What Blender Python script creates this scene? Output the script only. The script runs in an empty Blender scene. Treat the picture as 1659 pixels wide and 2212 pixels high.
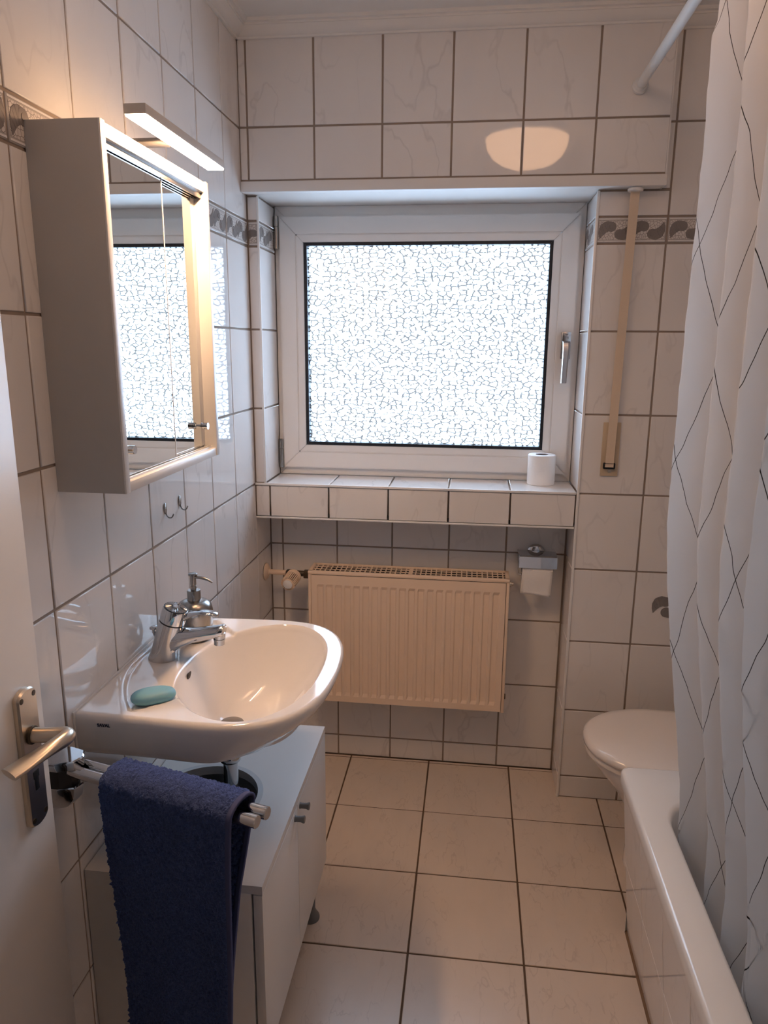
import bpy, bmesh, math, random
import numpy as np
from mathutils import Vector, Matrix, noise

random.seed(7); np.random.seed(7)
SC = bpy.context.scene
COL = SC.collection
pi = math.pi

# ------------------------------------------------------------------ camera
CAM = Vector((0.7101, -2.3253, 1.5392)); YAW, PIT, ROLL, FPX = 0.1187, -0.2260, 0.0079, 1574.64
cd = bpy.data.cameras.new('camera'); cam = bpy.data.objects.new('camera', cd); COL.objects.link(cam)
fwd = Vector((-math.sin(YAW)*math.cos(PIT), math.cos(YAW)*math.cos(PIT), math.sin(PIT)))
rgt = Vector((math.cos(YAW), math.sin(YAW), 0)); upv = rgt.cross(fwd)
r2 = rgt*math.cos(ROLL)+upv*math.sin(ROLL); u2 = upv*math.cos(ROLL)-rgt*math.sin(ROLL)
m3 = Matrix((r2, u2, -fwd)).transposed()
cam.matrix_world = Matrix.Translation(CAM) @ m3.to_4x4()
cd.sensor_fit = 'HORIZONTAL'; cd.sensor_width = 36; cd.lens = 36*FPX/1659; cd.clip_start = .01
SC.camera = cam

# ------------------------------------------------------------------ daylight, exposure
SKY_STRENGTH = 10.8; LAMP_STRENGTH = 7.8; LED_STRENGTH = 135.0
w = bpy.data.worlds.new('overcast_sky'); SC.world = w; w.use_nodes = True
bg = w.node_tree.nodes['Background']; bg.inputs[0].default_value = (.57, .76, 1, 1); bg.inputs[1].default_value = SKY_STRENGTH
SC.view_settings.view_transform = 'Standard'; SC.view_settings.look = 'None'
SC.view_settings.exposure = .06; SC.view_settings.gamma = 1; SC.view_settings.use_curve_mapping = False
cy_ = SC.cycles; cy_.max_bounces = 7; cy_.diffuse_bounces = 4; cy_.glossy_bounces = 4; cy_.transmission_bounces = 4; cy_.transparent_max_bounces = 6
cy_.caustics_reflective = False; cy_.caustics_refractive = False; cy_.use_adaptive_sampling = True; cy_.adaptive_threshold = .12; cy_.adaptive_min_samples = 16
# sampling portal in the window opening (emits nothing itself, only guides the sky light)
pl = bpy.data.lights.new('window_portal', 'AREA'); pl.shape = 'RECTANGLE'; pl.size = .84; pl.size_y = .70
pl.cycles.is_portal = True
po = bpy.data.objects.new('window_portal', pl); COL.objects.link(po)
po.location = (.543, .235, 1.53); po.rotation_euler = (-pi/2, 0, 0)

# ------------------------------------------------------------------ materials
MATS = {}
def mat(name, col, rough=.5, metal=0, spec=.5, **kw):
    m = bpy.data.materials.new(name); m.use_nodes = True
    b = m.node_tree.nodes['Principled BSDF']
    b.inputs['Base Color'].default_value = (*col, 1); b.inputs['Roughness'].default_value = rough
    b.inputs['Metallic'].default_value = metal; b.inputs['Specular IOR Level'].default_value = spec
    for k, v in kw.items(): b.inputs[k.replace('_', ' ')].default_value = v
    MATS[name] = m; return m
def nd(m, t, **kw):
    n = m.node_tree.nodes.new(t)
    for k, v in kw.items(): setattr(n, k, v)
    return n
def ln(m, a, b): m.node_tree.links.new(a, b)
def bsdf(m): return m.node_tree.nodes['Principled BSDF']
def mathn(m, op, a, b=None, c=None, clamp=False):
    n = nd(m, 'ShaderNodeMath', operation=op, use_clamp=clamp)
    for i, v in enumerate((a, b, c)):
        if v is None: continue
        if isinstance(v, (int, float)): n.inputs[i].default_value = v
        else: ln(m, v, n.inputs[i])
    return n.outputs[0]
def mix(m, f, a, b):
    n = nd(m, 'ShaderNodeMix', data_type='RGBA')
    if isinstance(f, (int, float)): n.inputs[0].default_value = f
    else: ln(m, f, n.inputs[0])
    for i, v in ((6, a), (7, b)):
        if isinstance(v, tuple): n.inputs[i].default_value = (*v, 1)
        else: ln(m, v, n.inputs[i])
    return n.outputs[2]
def ramp(m, f, lo, hi):
    n = nd(m, 'ShaderNodeMapRange', clamp=True); ln(m, f, n.inputs[0])
    n.inputs[1].default_value = lo; n.inputs[2].default_value = hi; return n.outputs[0]
def noise_n(m, vec, scale, detail=2, rough=.5, dist=0):
    n = nd(m, 'ShaderNodeTexNoise'); ln(m, vec, n.inputs['Vector'])
    n.inputs['Scale'].default_value = scale; n.inputs['Detail'].default_value = detail
    n.inputs['Roughness'].default_value = rough; n.inputs['Distortion'].default_value = dist
    return n.outputs['Fac']
def bump(m, h, strength, dist=.001):
    n = nd(m, 'ShaderNodeBump'); n.inputs['Strength'].default_value = strength; n.inputs['Distance'].default_value = dist
    ln(m, h, n.inputs['Height']); ln(m, n.outputs[0], bsdf(m).inputs['Normal']); return n
def objvec(m, rnd=True):
    tc = nd(m, 'ShaderNodeTexCoord'); v = tc.outputs['Object']
    if rnd:
        oi = nd(m, 'ShaderNodeObjectInfo'); cx = nd(m, 'ShaderNodeCombineXYZ')
        for i, k in enumerate((37., 91., 53.)): ln(m, mathn(m, 'MULTIPLY', oi.outputs['Random'], k), cx.inputs[i])
        va = nd(m, 'ShaderNodeVectorMath', operation='ADD'); ln(m, v, va.inputs[0]); ln(m, cx.outputs[0], va.inputs[1]); v = va.outputs[0]
    return v

def marble(name, base, vein, rough, scale, width, amount, wav=.08):
    m = mat(name, base, rough, spec=.55); v = objvec(m)
    mp_ = nd(m, 'ShaderNodeMapping'); ln(m, v, mp_.inputs[0]); mp_.inputs['Rotation'].default_value = (0, 0, .6); mp_.inputs['Scale'].default_value = (1, .42, 1); v = mp_.outputs[0]
    n1 = noise_n(m, v, scale, 3.5, .5, .3)
    vein1 = ramp(m, mathn(m, 'ABSOLUTE', mathn(m, 'SUBTRACT', n1, .5)), width, 0)
    n2 = noise_n(m, v, scale*.6, 2)
    f = mathn(m, 'MULTIPLY', mathn(m, 'MULTIPLY', vein1, ramp(m, n2, .42, .62)), amount)
    cloud = mix(m, ramp(m, noise_n(m, v, scale*.8, 3), .3, .75), base, tuple(c*.955 for c in base))
    ln(m, mix(m, f, cloud, vein), bsdf(m).inputs['Base Color'])
    bump(m, noise_n(m, v, 9, 1), wav, .004)
    return m
TILE = marble('marbled_wall_tile', (.82, .795, .78), (.55, .53, .525), .035, 8, .018, .42)
FLOORT = marble('marbled_floor_tile', (.74, .63, .535), (.56, .46, .39), .26, 24, .02, .6, .06)
GROUT = mat('brown_grey_grout', (.31, .25, .21), .9, spec=.2)
FGROUT = mat('brown_floor_grout', (.13, .085, .055), .9, spec=.2)
PAINT = mat('white_wall_paint', (.80, .78, .76), .6)
CEIL = mat('ceiling_paint', (.80, .78, .75), .8)
TRIM = mat('white_tile_trim', (.86, .85, .84), .18)
PVC = mat('white_window_plastic', (.82, .80, .78), .28)
GASKET = mat('black_rubber_gasket', (.006, .008, .014), .5)
CERAMIC = mat('white_glazed_ceramic', (.86, .83, .81), .07, spec=.6, Coat_Weight=.4, Coat_Roughness=.03)
SEATM = mat('toilet_seat_plastic', (.86, .80, .75), .14)
ENAMEL = mat('white_tub_enamel', (.82, .80, .77), .12)
CHROME = mat('polished_chrome', (.60, .61, .63), .05, 1)
STEEL = mat('brushed_steel', (.36, .345, .33), .27, 1)
NICKEL = mat('satin_nickel', (.62, .55, .46), .3, 1)
HANDLE = mat('silver_grey_handle', (.52, .51, .51), .25, 1)
BLACK = mat('black_plastic', (.012, .012, .013), .4)
DARKM = mat('dark_brass', (.10, .075, .05), .4, .7)
VAN = mat('white_melamine', (.78, .77, .76), .35)
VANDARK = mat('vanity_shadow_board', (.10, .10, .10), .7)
GREYP = mat('grey_plastic', (.155, .16, .165), .45)
RINGP = mat('pale_grey_ring_plastic', (.58, .61, .64), .4)
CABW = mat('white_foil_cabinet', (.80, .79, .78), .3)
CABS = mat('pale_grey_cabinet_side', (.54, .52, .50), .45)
MIRROR = mat('mirror_silvering', (.90, .93, .93), .01, 1)
RAD = mat('cream_radiator_enamel', (.90, .70, .53), .4)
RADDARK = mat('radiator_inside_shade', (.02, .014, .01), .8)  # near-black puts the shade inside the radiator into the colour
SOAP = mat('turquoise_soap', (.20, .47, .60), .5, Subsurface_Weight=.15)
PAPER = mat('white_tissue_paper', (.88, .86, .84), .95, spec=.1)
CARD = mat('grey_cardboard_core', (.22, .20, .22), .9)
STRAP = mat('beige_woven_strap', (.72, .59, .46), .9, spec=.1)
BEIGE = mat('beige_aluminium_plate', (.58, .46, .32), .4)
RODW = mat('white_rod_plastic', (.78, .77, .75), .3)
DOORP = mat('white_door_lacquer', (.76, .73, .70), .32)
SILI = mat('brown_silicone', (.22, .13, .07), .5)
SHELL = mat('dark_grey_shell_glaze', (.235, .21, .20), .25)
BLUETXT = mat('blue_black_print', (.012, .014, .05), .4)
GREYTXT = mat('grey_engraving', (.20, .19, .19), .5)
HALLM = mat('hall_wall_paint', (.45, .42, .38), .8)
# bump on paper and strap
bump(PAPER, noise_n(PAPER, objvec(PAPER, False), 260, 2), .35, .002)
bump(STRAP, noise_n(STRAP, objvec(STRAP, False), 420, 1), .5, .001)
bump(STEEL, noise_n(STEEL, objvec(STEEL, False), 60, 2), .05, .001)

# border tile: grey glaze with pale crackled cells
CRACK = mat('crackled_border_glaze', (.6, .57, .54), .2)
v = objvec(CRACK)
vo = nd(CRACK, 'ShaderNodeTexVoronoi', voronoi_dimensions='2D', feature='DISTANCE_TO_EDGE'); ln(CRACK, v, vo.inputs['Vector']); vo.inputs['Scale'].default_value = 120
ck = ramp(CRACK, vo.outputs['Distance'], .03, .10)
ln(CRACK, mix(CRACK, ck, (.30, .27, .255), (.70, .66, .63)), bsdf(CRACK).inputs['Base Color'])
BORDER = mat('grey_border_glaze', (.46, .43, .41), .2)

# textured obscure glass
GLASS = bpy.data.materials.new('hammered_obscure_glass'); GLASS.use_nodes = True
nt = GLASS.node_tree; nt.nodes.remove(nt.nodes['Principled BSDF']); out = nt.nodes['Material Output']
tc = nd(GLASS, 'ShaderNodeTexCoord'); mp = nd(GLASS, 'ShaderNodeMapping')
sw_ = nd(GLASS, 'ShaderNodeSeparateXYZ'); ln(GLASS, tc.outputs['Object'], sw_.inputs[0]); cw_ = nd(GLASS, 'ShaderNodeCombineXYZ')
ln(GLASS, sw_.outputs[0], cw_.inputs[0]); ln(GLASS, sw_.outputs[2], cw_.inputs[1]); ln(GLASS, cw_.outputs[0], mp.inputs[0])
mp.inputs['Scale'].default_value = (44, 68, 0)
dn = nd(GLASS, 'ShaderNodeTexNoise'); ln(GLASS, mp.outputs[0], dn.inputs['Vector']); dn.inputs['Scale'].default_value = 1.6; dn.inputs['Detail'].default_value = 3
va = nd(GLASS, 'ShaderNodeVectorMath', operation='MULTIPLY_ADD'); ln(GLASS, dn.outputs['Color'], va.inputs[0]); va.inputs[1].default_value = (.5, .5, 0); ln(GLASS, mp.outputs[0], va.inputs[2])
vo = nd(GLASS, 'ShaderNodeTexVoronoi', voronoi_dimensions='2D', feature='DISTANCE_TO_EDGE'); vo.inputs['Randomness'].default_value = .78; ln(GLASS, va.outputs[0], vo.inputs['Vector']); vo.inputs['Scale'].default_value = 1
brk = ramp(GLASS, noise_n(GLASS, mp.outputs[0], .9, 3), .36, .46)
relief_dark = mathn(GLASS, 'MULTIPLY', ramp(GLASS, vo.outputs['Distance'], .135, .108), brk)
vc = nd(GLASS, 'ShaderNodeTexVoronoi', voronoi_dimensions='2D', feature='F1'); vc.inputs['Randomness'].default_value = .78; ln(GLASS, va.outputs[0], vc.inputs['Vector']); vc.inputs['Scale'].default_value = 1
cellv = nd(GLASS, 'ShaderNodeSeparateColor'); ln(GLASS, vc.outputs['Color'], cellv.inputs[0])
cell = mix(GLASS, cellv.outputs[0], (.80, .84, .88), (1, 1, 1))
tint = mix(GLASS, relief_dark, cell, (.060, .052, .046))  # relief lines darkened in the tint, in place of light bent by the glass
tr = nd(GLASS, 'ShaderNodeBsdfTransparent'); ln(GLASS, tint, tr.inputs[0])
gl = nd(GLASS, 'ShaderNodeBsdfGlossy'); gl.inputs['Roughness'].default_value = .08
bp_ = nd(GLASS, 'ShaderNodeBump'); bp_.inputs['Strength'].default_value = .6; bp_.inputs['Distance'].default_value = .002
ln(GLASS, vo.outputs['Distance'], bp_.inputs['Height']); ln(GLASS, bp_.outputs[0], gl.inputs['Normal'])
ms = nd(GLASS, 'ShaderNodeMixShader'); ms.inputs[0].default_value = .05
ln(GLASS, tr.outputs[0], ms.inputs[1]); ln(GLASS, gl.outputs[0], ms.inputs[2]); ln(GLASS, ms.outputs[0], out.inputs[0])

def emis(name, col, s):
    m = bpy.data.materials.new(name); m.use_nodes = True; b = bsdf(m)
    b.inputs['Base Color'].default_value = (.8, .8, .8, 1); b.inputs['Emission Color'].default_value = (*col, 1); b.inputs['Emission Strength'].default_value = s
    return m
LED = emis('warm_led_diffuser', (1, .60, .33), LED_STRENGTH)
OPAL = emis('lit_opal_lamp_glass', (1, .56, .30), LAMP_STRENGTH)

# towel
TOWEL = mat('navy_terry', (.018, .030, .105), 1.0, spec=.05, Sheen_Weight=.6, Sheen_Roughness=.5)
TOWEL.node_tree.nodes['Principled BSDF'].inputs['Sheen Tint'].default_value = (.25, .35, .9, 1)
tv = objvec(TOWEL, False)
ln(TOWEL, mix(TOWEL, noise_n(TOWEL, tv, 300, 2), (.014, .027, .085), (.12, .17, .37)), bsdf(TOWEL).inputs['Base Color'])
bump(TOWEL, noise_n(TOWEL, tv, 420, 2), .9, .003)
HEM = mat('navy_hem_band', (.085, .10, .21), .9, spec=.1)
# shower curtain: thin white polyester with printed crossing lines (uv in metres)
CURT = bpy.data.materials.new('white_curtain_with_lines'); CURT.use_nodes = True
nt = CURT.node_tree; b = bsdf(CURT); out = nt.nodes['Material Output']
uv = nd(CURT, 'ShaderNodeTexCoord').outputs['UV']
sx = nd(CURT, 'ShaderNodeSeparateXYZ'); ln(CURT, uv, sx.inputs[0])
wob = mathn(CURT, 'MULTIPLY', mathn(CURT, 'SUBTRACT', noise_n(CURT, uv, 7, 2), .5), .16)
def fam(sgn, off, pu, pv):
    t = mathn(CURT, 'ADD', mathn(CURT, 'DIVIDE', sx.outputs[0], pu), mathn(CURT, 'MULTIPLY', mathn(CURT, 'DIVIDE', sx.outputs[1], pv), sgn))
    t = mathn(CURT, 'ADD', mathn(CURT, 'ADD', t, wob), off)
    d = mathn(CURT, 'ABSOLUTE', mathn(CURT, 'SUBTRACT', mathn(CURT, 'FRACT', t), .5))
    return ramp(CURT, d, .0062, .0032)
lines = mathn(CURT, 'MAXIMUM', fam(1, .13, .135, .43), fam(-1, .37, .125, .40))
ccol = mix(CURT, lines, (.86, .85, .84), (.035, .028, .024))
ln(CURT, ccol, b.inputs['Base Color']); b.inputs['Roughness'].default_value = .55
tl = nd(CURT, 'ShaderNodeBsdfTranslucent'); ln(CURT, ccol, tl.inputs[0])
ms = nd(CURT, 'ShaderNodeMixShader'); ms.inputs[0].default_value = .62
ln(CURT, b.outputs[0], ms.inputs[1]); ln(CURT, tl.outputs[0], ms.inputs[2]); ln(CURT, ms.outputs[0], out.inputs[0])

# ------------------------------------------------------------------ helpers
def link(name, me, m, parent=None, smooth=None):
    o = bpy.data.objects.new(name, me); COL.objects.link(o)
    if m is not None and not me.materials: me.materials.append(m)
    if smooth is not None:
        for p in me.polygons: p.use_smooth = True
        if smooth < 180: me.set_sharp_from_angle(angle=math.radians(smooth))
    if parent is not None:
        o.parent = parent; o.matrix_parent_inverse = Matrix.Translation(-parent.location)
    return o
def tag(o, label, cat=None, group=None, kind=None):
    o['label'] = label
    if cat: o['category'] = cat
    if group: o['group'] = group
    if kind: o['kind'] = kind
    return o
def thing(name, loc, label, cat, group=None, kind=None):
    o = bpy.data.objects.new(name, None); COL.objects.link(o); o.location = loc; o.empty_display_size = .05
    return tag(o, label, cat, group, kind)
def frombm(name, bm, m, parent=None, smooth=None):
    bmesh.ops.recalc_face_normals(bm, faces=bm.faces)
    me = bpy.data.meshes.new(name); bm.to_mesh(me); bm.free(); return link(name, me, m, parent, smooth)
def pyd(name, vs, fs, m, parent=None, smooth=None):
    bm = bmesh.new(); bv = [bm.verts.new(v) for v in vs]
    for f in fs: bm.faces.new([bv[i] for i in f])
    return frombm(name, bm, m, parent, smooth)
def add_box(bm, x0, x1, y0, y1, z0, z1, bev=0, seg=2):
    r = bmesh.ops.create_cube(bm, size=1); vs = r['verts']
    bmesh.ops.scale(bm, vec=(x1-x0, y1-y0, z1-z0), verts=vs)
    bmesh.ops.translate(bm, vec=((x0+x1)/2, (y0+y1)/2, (z0+z1)/2), verts=vs)
    if bev:
        es = list({e for v in vs for e in v.link_edges})
        bmesh.ops.bevel(bm, geom=es, offset=bev, segments=seg, affect='EDGES', profile=.5)
def box(name, x0, x1, y0, y1, z0, z1, m, parent=None, bev=0, seg=2):
    bm = bmesh.new(); add_box(bm, x0, x1, y0, y1, z0, z1, bev, seg)
    return frombm(name, bm, m, parent, 35 if bev else None)
def boxes(name, lst, m, parent=None, bev=0):
    bm = bmesh.new()
    for b_ in lst: add_box(bm, *b_, bev)
    return frombm(name, bm, m, parent, 35 if bev else None)
def add_loft(bm, rings, cap0=True, cap1=True, closed=True):
    R = [[bm.verts.new(p) for p in r] for r in rings]; n = len(R[0])
    for a, b_ in zip(R, R[1:]):
        for i in range(n if closed else n-1):
            j = (i+1) % n; bm.faces.new((a[i], a[j], b_[j], b_[i]))
    if cap0: bm.faces.new(R[0][::-1])
    if cap1: bm.faces.new(R[-1])
def loft(name, rings, m, parent=None, smooth=40, cap0=True, cap1=True):
    bm = bmesh.new(); add_loft(bm, rings, cap0, cap1); return frombm(name, bm, m, parent, smooth)
def frame_of(d):
    d = d.normalized(); a = Vector((0, 0, 1)) if abs(d.z) < .9 else Vector((0, 1, 0))
    s = d.cross(a).normalized(); return s, s.cross(d).normalized()
def add_tube(bm, path, rad, n=16, flat=1, cap=True):
    P = [Vector(p) for p in path]; rad = rad if isinstance(rad, (list, tuple)) else [rad]*len(P)
    rings = []
    for i, p in enumerate(P):
        d = (P[min(i+1, len(P)-1)]-P[max(i-1, 0)])
        s, t = frame_of(d)
        rings.append([p+s*math.cos(a)*rad[i]+t*math.sin(a)*rad[i]*flat for a in [2*pi*k/n for k in range(n)]])
    add_loft(bm, rings, cap, cap)
def tube(name, path, rad, m, parent=None, n=16, flat=1, smooth=40):
    bm = bmesh.new(); add_tube(bm, path, rad, n, flat); return frombm(name, bm, m, parent, smooth)
def bez(p0, p1, p2, p3, n=14):
    p0, p1, p2, p3 = map(Vector, (p0, p1, p2, p3)); o = []
    for i in range(n+1):
        t = i/n; o.append(p0*(1-t)**3+p1*3*t*(1-t)**2+p2*3*t*t*(1-t)+p3*t**3)
    return o
def add_lathe(bm, prof, c, axis=(0, 0, 1), n=40):
    ax = Vector(axis).normalized(); s, t = frame_of(ax); c = Vector(c)
    rings = [[c+ax*h+s*math.cos(a)*r+t*math.sin(a)*r for a in [2*pi*k/n for k in range(n)]] for r, h in prof]
    add_loft(bm, rings)
def lathe(name, prof, c, m, parent=None, axis=(0, 0, 1), n=40, smooth=40):
    bm = bmesh.new(); add_lathe(bm, prof, c, axis, n); return frombm(name, bm, m, parent, smooth)
def text(name, body, size, loc, rot, m, parent, ext=.0003):
    cu = bpy.data.curves.new(name, 'FONT'); cu.body = body; cu.size = size; cu.extrude = ext; cu.align_x = 'CENTER'; cu.align_y = 'CENTER'
    cu.offset = .0003
    t = bpy.data.objects.new(name, cu); COL.objects.link(t)
    dg = bpy.context.evaluated_depsgraph_get(); me = bpy.data.meshes.new_from_object(t.evaluated_get(dg))
    bpy.data.objects.remove(t)
    me.transform(Matrix.Translation(loc) @ rot.to_4x4()); me.materials.clear()
    return link(name, me, m, parent)

# ------------------------------------------------------------------ tiled surfaces
TCACHE = {}
def tile_mesh(wd, h, m, th=.006, bev=.0016):
    k = (round(wd, 3), round(h, 3), m.name)
    if k in TCACHE: return TCACHE[k]
    x, y = wd/2, h/2; i = bev
    vs = []
    for (a, b_, z) in ((x, y, -th), (x, y, -bev), (x-i*.35, y-i*.35, -bev*.35), (x-i, y-i, 0)):
        vs += [(-a, -b_, z), (a, -b_, z), (a, b_, z), (-a, b_, z)]
    fs = [(12, 13, 14, 15)]
    for r in range(3):
        for q in range(4):
            q2 = (q+1) % 4; fs.append((r*4+q, r*4+q2, r*4+4+q2, r*4+4+q))
    me = bpy.data.meshes.new('tile'); me.from_pydata(vs, [], fs); me.materials.append(m); me.update()
    for p in me.polygons[1:]: p.use_smooth = True
    TCACHE[k] = me; return me
def amm_mesh(lst, me_name='shell_relief'):
    bm = bmesh.new()
    for (cx, cy, s, up) in lst:
        n = 22; hr = .0148*s
        rel = .0016
        def prism(pts, top):
            lo = [bm.verts.new((px, py, -.001)) for px, py in pts]
            hi = [bm.verts.new((cxm+(px-cxm)*.94, cym+(py-cym)*.94, top)) for px, py in pts]
            for i in range(len(pts)):
                j = (i+1) % len(pts); bm.faces.new((lo[i], lo[j], hi[j], hi[i]))
            bm.faces.new(hi)
        cxm, cym = cx, cy
        prism([(cx+hr*math.cos(2*pi*k/n), cy+hr*math.sin(2*pi*k/n)) for k in range(n)], rel)
        cxm, cym = cx, cy
        prism([(cx+hr*.45*math.cos(2*pi*k/12), cy+hr*.45*math.sin(2*pi*k/12)) for k in range(12)], rel*1.6)
        # horn sweeping away from the whorl, in ribbed sectors
        O_ = [(0, .0148), (-.0115, .0165), (-.022, .0135), (-.031, .0072), (-.0362, -.006), (-.0362, -.020), (-.032, -.035)]
        I_ = [(-.002, -.0135), (-.007, -.0138), (-.012, -.016), (-.017, -.019), (-.022, -.0235), (-.027, -.029), (-.032, -.035)]
        o_ = [(cx+a*s*up, cy+b*s*up) for a, b in O_]; i_ = [(cx+a*s*up, cy+b*s*up) for a, b in I_]
        for k in range(6):
            pts = [o_[k], o_[k+1], i_[k+1], i_[k]] if k < 5 else [o_[k], o_[k+1], i_[k]]
            cxm = sum(p[0] for p in pts)/len(pts); cym = sum(p[1] for p in pts)/len(pts)
            prism(pts, rel*.85)
    bmesh.ops.recalc_face_normals(bm, faces=bm.faces)
    me = bpy.data.meshes.new(me_name); bm.to_mesh(me); bm.free(); me.materials.append(SHELL); return me
ACACHE = {}
def border_tile(wd, h, M, parent, anchor):
    """a listello piece; anchor: 0 motif starts at low u edge, 1 at high"""
    t = bpy.data.objects.new('border_tile', tile_mesh(wd, h, BORDER)); COL.objects.link(t)
    t.parent = parent; t.matrix_parent_inverse = Matrix.Translation(-parent.location); t.matrix_basis = M
    k = (round(wd, 3), round(h, 3))
    if k not in ACACHE:
        bm = bmesh.new(); add_box(bm, -wd/2+.004, wd/2-.004, -h/2+.0085, h/2-.0085, -.001, .0005)
        bmesh.ops.recalc_face_normals(bm, faces=bm.faces); cm = bpy.data.meshes.new('crackle_field'); bm.to_mesh(cm); bm.free(); cm.materials.append(CRACK)
        bm = bmesh.new()
        for s in (-1, 1): add_box(bm, -wd/2+.002, wd/2-.002, s*(h/2-.004)-.0016, s*(h/2-.004)+.0016, -.001, .0009)
        bmesh.ops.recalc_face_normals(bm, faces=bm.faces); rm = bpy.data.meshes.new('edge_bead'); bm.to_mesh(rm); bm.free(); rm.materials.append(TILE)
        lst = []
        if wd <= .06: lst = [(.004, .001, .72, -1 if wd > .03 else 1)]
        else:
            for q in range(2):
                x = -wd/2+.0395+q*.0926
                if x+.016 < wd/2: lst.append((x, .0095, .98, 1))
                if x+.061 < wd/2: lst.append((x+.0235, -.0115, .98, -1))
        # every second shell opens the other way and needs its horn on the far side
        ACACHE[k] = (cm, rm, amm_mesh(lst))
    for nm, me in zip(('crackle_field', 'edge_bead', 'shell_relief'), ACACHE[k]):
        c = bpy.data.objects.new(nm, me); COL.objects.link(c); c.parent = t
    return t
def tiles(parent, o, ud, vd, us, vs, m=TILE, gap=.0055, skip=None, band=None, nm='tile'):
    """tile the plane o+u*ud+v*vd between the joint coordinates us, vs; the face normal is ud x vd"""
    o, ud, vd = Vector(o), Vector(ud), Vector(vd); nn = ud.cross(vd)
    R = Matrix((ud, vd, nn)).transposed().to_4x4()
    for i in range(len(us)-1):
        for j in range(len(vs)-1):
            u0, u1, v0, v1 = us[i], us[i+1], vs[j], vs[j+1]
            if skip and skip((u0+u1)/2, (v0+v1)/2): continue
            wd, h = u1-u0-gap, v1-v0-gap
            if wd < .006 or h < .006: continue
            off = nn*random.uniform(-.0004, .0004)
            M = Matrix.Translation(o+ud*(u0+u1)/2+vd*(v0+v1)/2+off) @ R
            if band and abs(v0-band) < .002:
                border_tile(wd, h, M, parent, 0); continue
            t = bpy.data.objects.new(nm, tile_mesh(wd, h, m)); COL.objects.link(t)
            t.parent = parent; t.matrix_parent_inverse = Matrix.Translation(-parent.location); t.matrix_basis = M

A = .0824; BAND = A+1.75; BTOP = 1.907; ZT = 2.157; ZC = 2.40; CEILZ = 2.425
ROWS = [0, A, A+.25, A+.5, A+.75, A+1, A+1.25, A+1.5, BAND, BTOP, ZT, ZC]
XR = 1.84; YF = -2.25; YN = .166; YW = .19; XP = 1.053; XL = .035; YB = -.052; SILL = 1.086
G = .0026      # joint depth
# floor -----------------------------------------------------------
floor = box('floor', -.15, XR+.15, YF-1.4, .45, -.12, -G, FGROUT); tag(floor, 'beige marbled square floor tiles with brown joints', kind='structure')
fx = [0]+[.2949+.2974*k for k in range(0, 5)]; fx = [f for f in fx if f < XR]+[XR]
fy = sorted([-.145-.2974*j for j in range(0, 8)]+[-.145+.2974, YN] + [YF])
fy = [y for y in fy if YF <= y <= YN]
tiles(floor, (0, 0, 0), (1, 0, 0), (0, 1, 0), fx, fy, FLOORT, .005, skip=lambda u, v: (u > XP and v > 0.05) or (u > 1.25 and v < -.65), nm='floor_tile')
# ceiling ---------------------------------------------------------
ceil = box('ceiling', -.15, XR+.15, YF-1.4, .45, CEILZ, CEILZ+.1, CEIL); tag(ceil, 'flat white painted ceiling', kind='structure')
# left wall -------------------------------------------------------
wl = box('wall_left', -.15, -G, YF, .45, 0, CEILZ, GROUT); tag(wl, 'white marbled tile wall behind the washbasin', kind='structure')
ly = sorted([0-.2018-.2*k for k in range(0, 11) if -.2018-.2*k > YF]+[YF, 0])
tiles(wl, (0, 0, 0), (0, 1, 0), (0, 0, 1), ly, ROWS, band=BAND)
tiles(wl, (0, 0, 0), (0, 1, 0), (0, 0, 1), [0, YN], [0, A, A+.25, A+.5, A+.75, .972])
# back wall -------------------------------------------------------
wb = boxes('wall_back', [(-.15, XL-G, G, .45, .975, CEILZ), (-.15, XP+.0, YN+G, .45, 0, SILL-.006), (XL-G, XP+.0, .012, YN+G, .985, SILL-.006),
    (XP+G-.003, XR+.15, G, .45, 0, CEILZ), (-.01, 1.2225, YB+G, .45, 2.0, CEILZ)], GROUT)
tag(wb, 'white marbled tile wall with the window niche', kind='structure')
wr_ = ROWS[:-2]
# niche: back, right cheek; the left cheek belongs to the left wall
boxes_n = [0, A, A+.25, A+.5, A+.75, .972]
tiles(wb, (0, YN, 0), (1, 0, 0), (0, 0, 1), [0, .044, .244, .443, .644, .844, 1.047], boxes_n)
tiles(wb, (1.049, 0, 0), (0, -1, 0), (0, 0, 1), [-YN, 0], boxes_n)
# sill front, sill top
tiles(wb, (0, -.002, 0), (1, 0, 0), (0, 0, 1), [0, .049, .248, .446, .643, .842, 1.047], [.972, 1.0795])
tiles(wb, (0, 0, SILL), (1, 0, 0), (0, 1, 0), [XL, .25, .447, .642, .841, 1.049], [.002, YW-.003])
box('sill_soffit', 0, 1.047, .0, YN, .966, .972, PAINT, wb)
# strip left of the window, both reveals
rr = [SILL, A+1.25, A+1.5, BAND, BTOP, 1.978]
tiles(wb, (0, 0, 0), (1, 0, 0), (0, 0, 1), [0, XL], rr, band=BAND)
tiles(wb, (XL, 0, 0), (0, 1, 0), (0, 0, 1), [0, YW], rr, band=BAND)
tiles(wb, (1.05, 0, 0), (0, -1, 0), (0, 0, 1), [-YW, 0], rr, band=BAND)
# pier right of the window
px = [XP, 1.2534, 1.4534, 1.6534, XR]
tiles(wb, (0, 0, 0), (1, 0, 0), (0, 0, 1), px, ROWS, band=BAND, skip=lambda u, v: u < 1.25 and v > BTOP)
tiles(wb, (0, 0, 0), (1, 0, 0), (0, 0, 1), [XP, 1.2534], [BTOP, 1.978])
tiles(wb, (0, 0, 0), (1, 0, 0), (0, 0, 1), [1.226, 1.2534], [1.98, ZT, ZC])
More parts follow.
